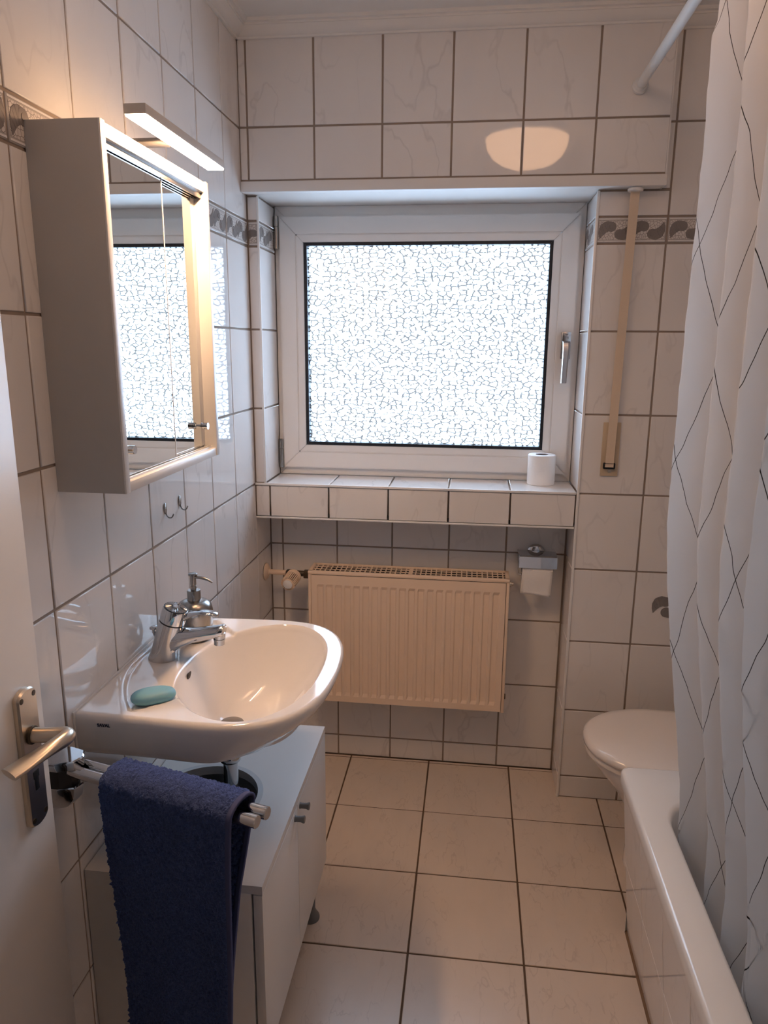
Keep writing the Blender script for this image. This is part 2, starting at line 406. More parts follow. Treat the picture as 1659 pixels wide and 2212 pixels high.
# shutter box above the window
tiles(wb, (0, YB, 0), (1, 0, 0), (0, 0, 1), [0]+[.0252+.2*k for k in range(7)], [2.0115, ZT, ZC])
box('box_cheek', 1.2225, 1.2265, YB+.001, .004, 1.98, CEILZ, PAINT, wb)
lintel = boxes('lintel_board', [(0, 1.2285, YB-.004, YB+.02, 1.979, 2.0095), (.0, 1.2285, YB+.02, YW+.06, 1.981, 2.0)], PAINT, wb, .003)
# decorated shell tile behind the curtain
dm = amm_mesh([(.0, .018, 1.15, 1), (.004, -.018, 1.15, -1)])
d_ = bpy.data.objects.new('shell_relief', dm); COL.objects.link(d_); d_.parent = wb
d_.matrix_world = Matrix.Translation((1.352, .0, .717)) @ Matrix(((1, 0, 0), (0, 0, -1), (0, 1, 0))).to_4x4()
# right wall, front wall, hall ------------------------------------------
wrt = box('wall_right', XR+G, XR+.15, YF, .45, 0, CEILZ, GROUT); tag(wrt, 'tiled wall beyond the bathtub', kind='structure')
ry = [YF]+[-2.2018+.2*k for k in range(12)]+[0]
tiles(wrt, (XR, 0, 0), (0, -1, 0), (0, 0, 1), sorted([-y for y in ry]), ROWS, band=BAND)
wf = boxes('wall_front', [(-.15, .03, YF-.12, YF, 0, CEILZ), (.93, XR+.15, YF-.12, YF, 0, CEILZ), (.03, .93, YF-.12, YF, 2.03, CEILZ)], PAINT)
tag(wf, 'white wall around the open doorway', kind='structure')
hall = boxes('wall_hall', [(-.6, -.5, YF-1.4, YF-.12, 0, CEILZ), (XR+.15, XR+.25, YF-1.4, YF-.12, 0, CEILZ), (-.6, XR+.25, YF-1.5, YF-1.4, 0, CEILZ),
    (-.6, -.15, YF-.14, YF-.04, 0, CEILZ)], HALLM); tag(hall, 'plain hallway wall outside the doorway', kind='structure')
box('hall_floor', -.6, -.14, YF-1.5, YF-.04, -.12, -.003, FGROUT, hall); box('hall_ceiling', -.6, -.14, YF-1.5, YF-.04, CEILZ, CEILZ+.1, CEIL, hall)
# cornice --------------------------------------------------------------
def cornice(name, p0, p1, inward, label):
    p0, p1, n_ = Vector(p0), Vector(p1), Vector(inward)
    prof = [(0, 2.386), (.007, 2.386), (.009, 2.391), (.014, 2.3915), (.026, 2.400), (.034, 2.411), (.037, 2.411), (.038, 2.416), (.047, 2.417), (.05, CEILZ+.002), (0, CEILZ+.002)]
    bm = bmesh.new(); rings = [[p+n_*a+Vector((0, 0, z)) for a, z in prof] for p in (p0, p1)]
    add_loft(bm, rings); return tag(frombm(name, bm, CEIL, None, 30), label, kind='structure')
cornice('trim_1', (0, YF, 0), (0, YB, 0), (1, 0, 0), 'white ceiling moulding along the washbasin wall')
cornice('trim_2', (0, YB, 0), (1.2265, YB, 0), (0, -1, 0), 'white ceiling moulding above the window')
cornice('trim_3', (1.2265, 0, 0), (XR, 0, 0), (0, -1, 0), 'white ceiling moulding above the tub end wall')
# white plastic corner trims
T = [('trim_4', (XP-.005, XP+.0035, -.004, .003, 0, 1.978), 'white edge strip at the right window pier'),
     ('trim_5', (XL-.004, XL+.003, -.004, .003, SILL, 1.978), 'white edge strip left of the window'),
     ('trim_6', (0, 1.046, -.006, .003, 1.079, SILL+.001), 'white edge strip on the sill front'),
     ('trim_7', (0, 1.046, -.005, .003, .967, .973), 'white edge strip under the sill front')]
for n_, b_, lab in T: tag(box(n_, *b_, TRIM, None, .0015), lab, kind='structure')

# ------------------------------------------------------------------ window
win = thing('window_1', (.543, YW, SILL), 'white framed window with hammered obscure glass', None, kind='structure')
def frame4(name, x0, x1, z0, z1, wd, y0, y1, m, parent, bev=.002, wb_=None):
    """four mitred members, front face at y0"""
    bm = bmesh.new(); wb_ = wb_ or wd; e = .0004
    outer = [(x0, z0), (x1, z0), (x1, z1), (x0, z1)]; inner = [(x0+wd, z0+wb_), (x1-wd, z0+wb_), (x1-wd, z1-wd), (x0+wd, z1-wd)]
    for i in range(4):
        j = (i+1) % 4
        q = [Vector((*outer[i], 0)), Vector((*outer[j], 0)), Vector((*inner[j], 0)), Vector((*inner[i], 0))]
        d = (q[1]-q[0]).normalized()*e
        q[0] += d; q[3] += d; q[1] -= d; q[2] -= d
        lo = [bm.verts.new((p.x, y0, p.y)) for p in q]; hi = [bm.verts.new((p.x, y1, p.y)) for p in q]
        bm.faces.new(lo); bm.faces.new(hi[::-1])
        for k in range(4): bm.faces.new((lo[k], hi[k], hi[(k+1) % 4], lo[(k+1) % 4]))
    if bev: bmesh.ops.bevel(bm, geom=list(bm.edges), offset=bev, segments=2, affect='EDGES')
    return frombm(name, bm, m, parent, 35)
frame4('window_frame', XL+.001, 1.049, SILL, 1.982, .06, YW, YW+.06, PVC, win)
frame4('sash_frame', .053, 1.031, 1.112, 1.948, .058, YW-.016, YW+.045, PVC, win, .003)
frame4('glazing_bead', .1105, .9735, 1.1695, 1.8905, .0235, YW-.0135, YW+.03, PVC, win, .0015)
frame4('gasket', .1335, .9505, 1.1925, 1.8675, .011, YW-.006, YW+.03, GASKET, win, 0)
pane = box('pane', .139, .945, YW+.012, YW+.016, 1.198, 1.862, GLASS, win)
CLEAR = bpy.data.materials.new('smooth_glass_back'); CLEAR.use_nodes = True
CLEAR.node_tree.nodes.remove(CLEAR.node_tree.nodes['Principled BSDF'])
t0_ = nd(CLEAR, 'ShaderNodeBsdfTransparent'); ln(CLEAR, t0_.outputs[0], CLEAR.node_tree.nodes['Material Output'].inputs[0])
pane.data.materials.append(CLEAR)
for p_ in pane.data.polygons: p_.material_index = 0 if p_.normal.y < -.5 else 1
for z0, z1 in ((1.846, 1.948), (1.112, 1.212)):
    bm = bmesh.new(); add_lathe(bm, [(.0085, 0), (.0085, (z1-z0)*.66), (.006, (z1-z0)*.665), (.006, (z1-z0)*.69), (.0085, (z1-z0)*.695), (.0085, z1-z0)], (.0445, YW-.016, z0), n=16)
    h_ = frombm('hinge', bm, STEEL, win, 40); h_['label'] = 'grey metal hinge sleeve'
# handle with lock plate
hd = boxes('handle_plate', [(.990, 1.021, YW-.025, YW-.015, 1.497, 1.583), (.990, 1.019, YW-.043, YW-.022, 1.553, 1.583)], HANDLE, win, .002); hd['label'] = 'silver grey handle plate with engraved mark'
lv = loft('lever', [[Vector((cx+a*wx, YW-.036-yy+b_*.0075, z)) for a, b_ in ((-.6, 1), (.6, 1), (1, -.2), (.55, -1), (-.75, -1), (-1, -.2))] for cx, wx, yy, z in
     ((1.004, .014, -.012, 1.562), (1.004, .0115, .006, 1.549), (1.004, .011, .013, 1.53), (1.003, .010, .013, 1.48), (1.002, .0095, .012, 1.42))], HANDLE, hd, 25)
boxes('engraved_strokes', [(.9995+.0028*k, 1.0010+.0028*k, YW-.0434, YW-.0428, 1.5640, 1.5672) for k in range(4)], GREYTXT, hd)
pyd('engraved_crest', [(.9985, YW-.0434, 1.5765), (1.0105, YW-.0434, 1.5765), (1.007, YW-.0434, 1.5725), (1.002, YW-.0434, 1.5725)], [(0, 1, 2, 3)], GREYTXT, hd)
frame4('engraved_frame', .9975, 1.0115, 1.5615, 1.5695, .0006, YW-.0434, YW-.0428, GREYTXT, hd, 0)

# ------------------------------------------------------------------ radiator
rx0, rx1, ry0, ry1, rz0, rz1 = .165, .855, .034, .134, .285, .776
rad = thing('radiator', (.51, .085, rz0), 'cream ribbed panel radiator under the window sill', 'radiator')
ch = []; n = 20; pit = (rx1-rx0-.055)/n
xs = [rx0+.012]; zs = [rz0+.006, rz0+.028, rz0+.040, rz1-.058, rz1-.047, rz1-.014]
for i in range(n):
    c = rx0+.0275+pit*(i+.5)
    xs += [c-.0125, c-.0085, c+.0085, c+.0125]
xs.append(rx1-.012)
def rdep(i, j): return .0045 if (i % 4 in (2, 3) and 1 < i < len(xs)-1 and j in (2, 3)) else 0
vs = [(x, ry0+rdep(i, j), z) for j, z in enumerate(zs) for i, x in enumerate(xs)]
nx = len(xs); fs = [(j*nx+i, j*nx+i+1, (j+1)*nx+i+1, (j+1)*nx+i) for j in range(len(zs)-1) for i in range(nx-1)]
pf = pyd('front_panel', vs, fs, RAD, rad)
mod = pf.modifiers.new('thickness', 'SOLIDIFY'); mod.thickness = .0015; mod.offset = -1
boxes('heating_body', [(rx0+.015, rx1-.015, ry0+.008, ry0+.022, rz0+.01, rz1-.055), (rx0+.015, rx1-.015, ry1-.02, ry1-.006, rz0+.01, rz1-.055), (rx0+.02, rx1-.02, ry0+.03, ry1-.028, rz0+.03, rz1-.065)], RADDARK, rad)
for x0, x1 in ((rx0, rx0+.011), (rx1-.011, rx1)): box('side_panel', x0, x1, ry0+.001, ry1, rz0, rz1-.012, RAD, rad, .003)
bars = [(rx0, rx1, ry0-.001, ry0+.013, rz1-.013, rz1), (rx0, rx1, ry1-.012, ry1, rz1-.013, rz1), (rx0, rx0+.014, ry0, ry1, rz1-.013, rz1), (rx1-.014, rx1, ry0, ry1, rz1-.013, rz1)]
gr = boxes('grille_frame', bars, RAD, rad, .003)
box('grille_shade_liner', rx0+.013, rx1-.013, ry0+.012, ry1-.011, rz1-.020, rz1-.0075, RADDARK, rad)  # added dark plate, stands in for shade seen through the grille
bm = bmesh.new()
for i in range(38):
    x = rx0+.022+i*(rx1-rx0-.044)/37; wd = .0042 if i not in (19,) else .014
    add_box(bm, x-wd/2, x+wd/2, ry0+.012, ry1-.011, rz1-.0042, rz1-.0022)
for k in (1, 2): 
    y = ry0+.012+k*(ry1-ry0-.023)/3; add_box(bm, rx0+.013, rx1-.013, y-.0028, y+.0028, rz1-.0046, rz1-.0026)
frombm('grille_bars', bm, RAD, gr)
rr_ = lathe('rosette', [(.031, 0), (.031, .003), (.022, .009), (.013, .011), (.013, .013)], (.0015, .085, .7495), RAD, rad, (1, 0, 0), 28)
tube('supply_pipe', [(.008, .085, .7495), (.075, .085, .7485)], .009, RAD, rad)
vb = boxes('valve_body', [(.139, .158, .074, .097, .733, .760)], DARKM, rad, .003)
tube('valve_neck', [(.098, .085, .748), (.145, .085, .748)], .0105, DARKM, vb); box('valve_nut', .077, .100, .073, .097, .736, .760, DARKM, vb, .004)
hc = Vector((.108, .066, .744)); ha = Vector((-.10, -1, -.16)).normalized()
th = lathe('thermostat_head', [(.018, -.002), (.026, .0), (.0265, .014), (.0245, .018), (.0205, .0185), (.0205, .060), (.0165, .064), (.016, .066)], hc, RAD, rad, ha, 44)
lathe('rib_gap_shade', [(.0208, .019), (.0208, .0595)], hc, DARKM, th, ha, 40)  # dark cylinder added as painted shade in the gaps between grip ribs
bm = bmesh.new(); s_, t_ = frame_of(ha)
for k in range(26):
    a = 2*pi*k/26; c = hc+ha*.041+(s_*math.cos(a)+t_*math.sin(a))*.0228; rd = s_*math.cos(a)+t_*math.sin(a); tg = ha.cross(rd)
    q = [c+ha*i*.0225+tg*j*.0015+rd*l*(.0032 if i < 0 else .0024) for i in (-1, 1) for j in (-1, 1) for l in (-1, 1)]
    bv = [bm.verts.new(p) for p in q]
    for f in ((0, 1, 3, 2), (4, 6, 7, 5), (0, 4, 5, 1), (2, 3, 7, 6), (0, 2, 6, 4), (1, 5, 7, 3)): bm.faces.new([bv[i] for i in f])
frombm('grip_rib', bm, RAD, th)
lathe('end_disc', [(.0165, .0658), (.0165, .0672), (.015, .068)], hc, TRIM, th, ha, 30)
lathe('vent_plug', [(.011, 0), (.011, .008), (.006, .009), (.006, .016)], (rx1-.001, .085, rz1-.032), NICKEL, rad, (1, 0, 0), 12)
lathe('drain_plug', [(.010, 0), (.010, .007)], (rx1-.001, .085, rz0+.04), DARKM, rad, (1, 0, 0), 10)

# ------------------------------------------------------------------ toilet roll holder and rolls
hold = thing('toilet_roll_holder', (.95, YN, .84), 'chrome toilet roll holder with hinged lid in the niche', 'roll holder')
lathe('wall_rosette', [(.030, 0), (.030, .005), (.024, .010), (.012, .012)], (.947, YN, .838), CHROME, hold, (0, -1, 0), 32)
hx0, hx1 = .886, 1.012
cr = []
for x in (hx0, hx1):
    cr.append([(x, .152, .846), (x, .090, .846), (x, .086, .842), (x, .079, .805), (x, .0805, .8045), (x, .0875, .841), (x, .091, .8445), (x, .152, .8445)])
bm = bmesh.new(); add_loft(bm, [[Vector(p) for p in r] for r in cr]); frombm('lid', bm, CHROME, hold)
boxes('hinge_bracket', [(hx0-.003, hx0+.001, .085, .16, .80, .848), (hx0-.002, hx1-.05, .15, .166, .832, .842)], CHROME, hold, .001)
tube('roll_arm', [(hx0, .105, .803), (hx0, .105, .775), (hx0+.115, .105, .775)], .003, CHROME, hold)
def roll(name, c, ax, R, r, L, label, parent=None):
    t_ = thing(name, c, label, 'toilet roll')
    bm = bmesh.new(); ax = Vector(ax); s, t = frame_of(ax); c = Vector(c); n = 48
    prof = [(r, 0), (R-.002, 0), (R, .002), (R, L-.002), (R-.002, L), (r, L)]
    rings = [[c+ax*h+(s*math.cos(a)+t*math.sin(a))*q for a in [2*pi*k/n for k in range(n)]] for q, h in prof]
    add_loft(bm, rings+[rings[0]], False, False); bmesh.ops.remove_doubles(bm, verts=bm.verts, dist=1e-6)
    frombm('paper', bm, PAPER, t_, 40)
    bm = bmesh.new(); prof = [(r-.0012, .0005), (r+.0002, .0005), (r+.0002, L-.0005), (r-.0012, L-.0005)]
    rings = [[c+ax*h+(s*math.cos(a)+t*math.sin(a))*q for a in [2*pi*k/n for k in range(n)]] for q, h in prof]
    add_loft(bm, rings+[rings[0]], False, False); bmesh.ops.remove_doubles(bm, verts=bm.verts, dist=1e-6)
    frombm('cardboard_core', bm, CARD, t_, 40)
    return t_
roll('toilet_roll', (.946, .132, SILL), (0, 0, 1), .0455, .021, .100, 'white toilet roll standing on the tiled window sill')
hr_ = roll('toilet_roll', (.898, .118, .795), (1, 0, 0), .034, .020, .102, 'white toilet roll hanging under the chrome lid')
bm = bmesh.new()
rings = []
for k in range(12):
    z = .80-.0875*k/11; y = .084-.002*math.sin(k*.5)
    rings.append([Vector((.898+.102*i/8-(.004*k/11), y+.0012*math.sin(i*.9+k*.4), z-(.009*i/8)*(k/11))) for i in range(9)])
vs = [p for r in rings for p in r]; fs = [(a*9+b_, a*9+b_+1, a*9+b_+10, a*9+b_+9) for a in range(11) for b_ in range(8)]
sh = pyd('loose_sheet', vs, fs, PAPER, hr_, 60); md = sh.modifiers.new('ply', 'SOLIDIFY'); md.thickness = .0006

# ------------------------------------------------------------------ shutter strap
st = thing('shutter_strap', (1.141, 0, 1.142), 'beige roller shutter strap running down to its winder plate', 'shutter strap')
def strapring(c, z, y): return [Vector((c-.0128, y, z)), Vector((c+.0128, y, z)), Vector((c+.0128, y-.0016, z)), Vector((c-.0128, y-.0016, z))]
loft('strap', [strapring(1.1495+(1.139-1.1495)*t, 1.977-(1.977-1.172)*t, -.030+.016*t+.004*math.sin(t*pi)) for t in [k/14 for k in range(15)]], STRAP, st, None)
box('winder_plate', 1.1145, 1.1675, -.006, 0, 1.1425, 1.31, BEIGE, st, .0015)
frame4('slot_frame', 1.121, 1.157, 1.166, 1.185, .004, -.016, -.005, BLACK, st, .001)
lathe('screw', [(.006, 0), (.0055, .0015), (.002, .002), (.0018, .001)], (1.142, -.006, 1.158), NICKEL, st, (0, -1, 0), 14)
lathe('guide_ring', [(.014, 0), (.021, .001), (.022, .006), (.0195, .010), (.015, .011)], (1.1495, -.030, 1.9685), PAINT, st, (0, 0, 1), 24)

# ------------------------------------------------------------------ mirror cabinet and lamp
mc = thing('mirror_cabinet', (0, -.925, 1.285), 'white mirror cabinet with two sliding doors above the washbasin', 'cabinet')
cy0, cy1, cz0, cz1, cxd = -1.16, -.688, 1.285, 1.876, .126
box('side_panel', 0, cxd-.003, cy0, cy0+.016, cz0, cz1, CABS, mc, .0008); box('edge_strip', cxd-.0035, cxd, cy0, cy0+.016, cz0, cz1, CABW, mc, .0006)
box('side_panel', 0, cxd, cy1-.016, cy1, cz0, cz1, CABW, mc, .0008)
box('top_panel', 0, cxd-.004, cy0+.016, cy1-.016, cz1-.022, cz1-.0005, CABW, mc, .0008)
box('bottom_panel', 0, cxd-.002, cy0+.016, cy1-.016, cz0, cz0+.018, CABW, mc, .0008)
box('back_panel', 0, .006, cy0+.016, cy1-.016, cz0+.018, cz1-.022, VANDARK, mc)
for k in range(3):
    box('top_track', .092+k*.0095, .0955+k*.0095, cy0+.016, cy1-.016, cz1-.034, cz1-.022, STEEL, mc)
    box('bottom_track', .092+k*.0095, .0955+k*.0095, cy0+.016, cy1-.016, cz0+.018, cz0+.022, CABW, mc)
for nm, x, ya, yb, ky in (('near', .108, cy0+.018, -.898, -1.126), ('far', .0985, -.915, -.727, -.742)):
    md_ = boxes('mirror_door', [(x-.004, x, ya, yb, cz0+.024, cz1-.034)], MIRROR, mc)
    lathe('knob', [(.0035, -.001), (.0035, .006), (.0075, .007), (.0075, .009), (.0065, .0095), (.0065, .011), (.0075, .0115), (.0075, .0225)], (x, ky, 1.357), CHROME, md_, (1, 0, 0), 20)
    if nm == 'near': box('edge_profile', x-.004, x+.0008, yb-.0005, yb+.0018, cz0+.024, cz1-.034, CABW, md_)
box('door_stile', .088, .0985, -.727, cy1-.016, cz0+.024, cz1-.034, CABW, mc, .001)
lb = thing('cabinet_light', (.06, -.925, cz1), 'slim warm lit bar lamp on top of the mirror cabinet', 'lamp')
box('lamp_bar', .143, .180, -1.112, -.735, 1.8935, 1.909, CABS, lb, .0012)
box('light_diffuser', .1445, .1785, -1.1105, -.7365, 1.8905, 1.8945, LED, lb, .001)
boxes('arm', [(.02, .146, -.945, -.905, 1.8945, 1.902), (.02, .06, -.955, -.895, cz1+.0003, 1.8955)], STEEL, lb, .001)
for y, z in ((-.727, 1.155), (-.640, 1.155)):
    hk = thing('wall_hook', (0, y, z-.02), 'small oval steel hook below the cabinet, %s' % ('the nearer one to the tap' if y < -.7 else 'the one nearer the window'), 'hook', 'pair of steel hooks')
    bm = bmesh.new(); rings = [[Vector((x, y+math.cos(a)*.007*q, z+.004+math.sin(a)*.0135*q)) for a in [2*pi*k/24 for k in range(24)]] for x, q in ((0, 1), (.002, 1), (.003, .9))]
    add_loft(bm, rings); frombm('oval_plate', bm, STEEL, hk, 40)
    tube('hook_arm', bez((.002, y, z-.004), (.004, y, z-.022), (.018, y, z-.022), (.021, y, z-.008), 12), .0016, STEEL, hk, 8)

# ------------------------------------------------------------------ washbasin
ZR = .875
ws = thing('washbasin', (0, -.93, .70), 'white ceramic wall washbasin with wide oval bowl', 'washbasin')
cB = Vector((.265, -.935)); NS = 288
rimp = [(0, .250), (.06, .252), (.12, .255), (.18, .259), (.24, .262), (.30, .259), (.355, .243), (.40, .208), (.43, .155), (.445, .09), (.450, 0)]
rim = [(x, -.93-d) for x, d in rimp]+[(x, -.93+d) for x, d in rimp[-2::-1]]
bowlp = [(.120, 0), (.127, .07), (.147, .125), (.182, .175), (.225, .213), (.272, .232), (.32, .228), (.36, .198), (.39, .15), (.408, .085), (.414, 0)]
bowl = [(x, -.935-d) for x, d in bowlp]+[(x, -.935+d*.98) for x, d in bowlp[-2:0:-1]]
def polar(pts, closed=True):
    pts = [Vector(p) for p in pts]
    if closed:   # densify by catmull-rom
        o = []; n = len(pts)
        for i in range(n):
            p0, p1, p2, p3 = pts[(i-1) % n], pts[i], pts[(i+1) % n], pts[(i+2) % n]
            if (p1-p2).length > .3: o += [p1.lerp(p2, k/20) for k in range(20)]; continue
            corner = abs(p1.x) < 1e-6 or abs(p2.x) < 1e-6
            for k in range(10):
                t = k/10
                o.append(p1.lerp(p2, t) if corner else .5*((2*p1)+(-p0+p2)*t+(2*p0-5*p1+4*p2-p3)*t*t+(-p0+3*p1-3*p2+p3)*t**3))
        pts = o
    def R(a):
        d = Vector((math.cos(a), math.sin(a))); best = 0
        for i in range(len(pts)):
            p, q = pts[i]-cB, pts[(i+1) % len(pts)]-cB
            e = q-p; den = d.x*e.y-d.y*e.x
            if abs(den) < 1e-12: continue
            s = (p.x*e.y-p.y*e.x)/den; t = (p.x*d.y-p.y*d.x)/den
            if s > 0 and -1e-6 <= t <= 1+1e-6: best = max(best, s)
        return best
    return R
Rr_, Rb_ = polar(rim), polar(bowl)
ANG = [2*pi*k/NS for k in range(NS)]
# extra accuracy at the two wall corners
RR = [Rr_(a) for a in ANG]; RB = [Rb_(a) for a in ANG]
def sm(t): t = max(0, min(1, t)); return t*t*(3-2*t)
def recess(x, y):
    d = abs(y+.93); xb = .012+1.65*d*d
    return .006*sm((x-xb)/.006)*sm((.335-d-x)/.007)*sm((.24-d)/.006)
drain = Vector((.207, -.915)); ZD = .722
rings = []
for s in [.10, .18, .28, .4, .52, .63, .73, .81, .88, .93, .965, .985]:
    c = drain.lerp(cB, sm(s)); z = ZR-.006-(ZR-ZD-.006)*(1-s**2.5)
    rings.append([Vector((c.x+math.cos(a)*r*s, c.y+math.sin(a)*r*s, z)) for a, r in zip(ANG, RB)])
for k, z in ((1.0, -.0028), (1.018, -.0008)):
    rings.append([Vector((cB.x+math.cos(a)*r*k, cB.y+math.sin(a)*r*k, ZR+z-recess(cB.x+math.cos(a)*r*k, cB.y+math.sin(a)*r*k)*.9)) for a, r in zip(ANG, RB)])
for t in [k/44 for k in range(1, 44)]:
    r_ = []
    for a, rb, rr2 in zip(ANG, RB, RR):
        R_ = rb*1.018+(rr2-.011-rb*1.018)*t; x, y = cB.x+math.cos(a)*R_, cB.y+math.sin(a)*R_
        r_.append(Vector((x, y, ZR-recess(x, y))))
    rings.append(r_)
for dr, z in ((-.011, ZR), (-.006, ZR-.0012), (-.0022, ZR-.0045), (0, ZR-.011), (0, ZR-.02), (0, ZR-.035), (-.001, ZR-.065), (-.004, ZR-.077), (-.012, ZR-.083)):
    r_ = []
    for a, r in zip(ANG, RR):
        fr = sm((cB.x+math.cos(a)*r-.24)/.20); q = max(0, (ZR-.012-z)/.071); d2 = dr-fr*(.015*q+.070*q*q)
        r_.append(Vector((max(.0, cB.x+math.cos(a)*(r+d2)), cB.y+math.sin(a)*(r+d2), z)))
    rings.append(r_)
for k, z in ((.62, .770), (.56, .748), (.45, .720), (.3, .703), (.14, .695)):
    c = cB.lerp(drain, 1-k) if k < .6 else cB
    rings.append([Vector((max(.0, c.x+math.cos(a)*r*k), c.y+math.sin(a)*r*k, z)) for a, r in zip(ANG, RR)])
loft('basin', rings, CERAMIC, ws, 50)
lathe('drain_plug', [(.020, 0), (.027, .001), (.027, .004), (.020, .0065), (.010, .007)], (drain.x, drain.y, ZD-.0012), STEEL, ws, n=36)
bm = bmesh.new(); add_lathe(bm, [(.008, -.004), (.0125, 0), (.0125, .001), (.008, .002)], (0, 0, 0), (0, 0, 1), 20)
for v in bm.verts: v.co = Vector((.1300, -.950, .846)) + Vector((v.co.z*.9+v.co.y*.28, v.co.x*.75, v.co.y*1.0-v.co.z*.2))
frombm('overflow_hole', bm, BLACK, ws, 40)
tube('waste_pipe', [(.205, -.925, .700), (.205, -.925, .66), (.205, -.925, .50)], [.017, .016, .016], CHROME, ws, 20)
lathe('pipe_collar', [(.022, 0), (.024, .004), (.024, .016), (.021, .02)], (.205, -.925, .640), CHROME, ws, n=24)
tube('waste_elbow', bez((.205, -.925, .50), (.205, -.925, .44), (.15, -.925, .44), (.02, -.925, .46), 12), .015, CHROME, ws)
text('maker_print', 'SAVAL', .0085, (.060, -1.1828, .8555), Matrix.Rotation(pi/2, 3, 'X'), BLUETXT, ws)
box('sealing_joint', 0, .004, -1.182, -.678, .80, .8765, PAINT, ws, .001)

# mixer tap -------------------------------------------------------------
ty = -.917
tap = thing('mixer_tap', (.059, ty, .870), 'chrome single lever mixer tap on the washbasin', 'tap')
ax = Vector((.316, 0, .949))
def ell(c, ra, rb, d):
    d = Vector(d).normalized(); s = Vector((0, 1, 0)); t = s.cross(d).normalized()
    return [Vector(c)+t*math.cos(a)*ra+s*math.sin(a)*rb for a in [2*pi*k/32 for k in range(32)]]
zb = ZR-.0062
loft('tap_body', [ell((.059, ty, zb), .031, .026, (0, 0, 1)), ell((.060, ty, zb+.004), .0315, .0265, (.02, 0, 1)), ell((.064, ty, .888), .0275, .0255, (.1, 0, 1)), ell((.070, ty, .91), .0265, .0255, (.2, 0, 1)),
     ell((.077, ty, .932), .0268, .0258, (.3, 0, 1)), ell((.085, ty, .954), .027, .026, ax)], CHROME, tap, 60)
c0 = Vector((.0855, ty, .955))
lathe('shadow_ring', [(.0255, -.001), (.0255, .003)], c0, BLACK, tap, ax, 36)
cp = lathe('cap', [(.0262, .002), (.0275, .003), (.0275, .022), (.0268, .030), (.026, .033), (.024, .0335)], c0, CHROME, tap, ax, 48)
lathe('cap_ring', [(.0255, .0325), (.0255, .0345), (.0235, .0346)], c0, BLACK, cp, ax, 40)
bm = bmesh.new(); s_, t_ = frame_of(ax); n = 60
R0 = [c0+ax*.0335+(s_*math.cos(2*pi*k/n)+t_*math.sin(2*pi*k/n))*.0235 for k in range(n)]
R1 = [c0+ax*(.0365 if k % 2 else .0345)+(s_*math.cos(2*pi*k/n)+t_*math.sin(2*pi*k/n))*.0225 for k in range(n)]
R2 = [c0+ax*(.0385 if k % 2 else .0362)+(s_*math.cos(2*pi*k/n)+t_*math.sin(2*pi*k/n))*.010 for k in range(n)]
R3 = [c0+ax*.0385+(s_*math.cos(2*pi*k/n)+t_*math.sin(2*pi*k/n))*.006 for k in range(n)]
add_loft(bm, [R0, R1, R2, R3]); frombm('fluted_disc', bm, CHROME, cp)
sp = loft('spout', [[Vector((x, ty+math.cos(a)*wy, z+math.sin(a)*hz)) for a in [2*pi*k/24 for k in range(24)]] for x, z, wy, hz in
     ((.066, .908, .018, .030), (.085, .914, .0215, .029), (.105, .921, .0205, .0215), (.13, .927, .0195, .0165), (.16, .9335, .0185, .0142), (.187, .939, .0175, .0138), (.1985, .942, .0168, .0132), (.2015, .943, .0145, .0105))], CHROME, tap, 50)
lathe('aerator', [(.0125, 0), (.0125, -.010), (.0105, -.0105), (.0105, -.013), (.0125, -.0135), (.0125, -.016), (.011, -.0165), (.0115, -.026), (.009, -.0265)], (.190, ty, .936), CHROME, sp, (.05, 0, 1), 28)
loft('lever', [[Vector((x, ty+math.cos(a)*wy, z+math.sin(a)*hz)) for a in [2*pi*k/20 for k in range(20)]] for x, z, wy, hz in
     ((.100, .962, .013, .011), (.118, .9685, .0125, .008), (.135, .976, .0135, .0052), (.155, .9805, .0145, .0042), (.175, .9795, .0135, .0042), (.186, .9765, .010, .0038), (.189, .9755, .005, .002))], CHROME, tap, 60)
tube('pull_rod', [(.0325, -.885, zb), (.0295, -.885, .918)], .0023, CHROME, tap, 10)
lathe('pull_knob', [(.003, 0), (.0055, .008), (.005, .013), (.0095, .016), (.0095, .019), (.006, .0215)], (.0298, -.885, .908), CHROME, tap, (-.07, 0, 1), 20)

# soap and dispenser ---------------------------------------------------------
def superell(c, a, b_, h, rot, name, m, label, cat, nz=10, n=40):
    rings = []
    for k in range(nz+1):
        ph = -pi/2+pi*k/nz; q = max(.02, math.cos(ph))**.55; z = math.sin(ph)*h
        r_ = []
        for i in range(n):
            t = 2*pi*i/n; ct, st_ = math.cos(t), math.sin(t)
            x = a*q*math.copysign(abs(ct)**.85, ct); y = b_*q*math.copysign(abs(st_)**.85, st_)
            r_.append(Vector((c[0]+x*math.cos(rot)-y*math.sin(rot), c[1]+x*math.sin(rot)+y*math.cos(rot), c[2]+z)))
        rings.append(r_)
    return tag(loft(name, rings, m, None, 70), label, cat)
superell((.124, -1.108, ZR-.0055+.0125), .042, .026, .0125, .5, 'soap_bar', SOAP, 'oval turquoise bar of soap on the washbasin ledge', 'soap')
dx, dy = .090, -.80
ds = thing('soap_dispenser', (dx, dy, ZR-.0055), 'brushed steel soap dispenser with pump behind the tap', 'soap dispenser')
zb2 = ZR-.0055
lathe('bottle', [(.030, 0), (.0335, .001), (.0345, .004), (.0375, .02), (.0405, .042), (.0415, .058), (.041, .070), (.0385, .081), (.034, .088), (.026, .0925), (.016, .0945)], (dx, dy, zb2), STEEL, ds, n=48, smooth=60)
lathe('collar', [(.0153, .0), (.0153, .024), (.0143, .0255), (.007, .026)], (dx, dy, zb2+.0925), STEEL, ds, n=36)
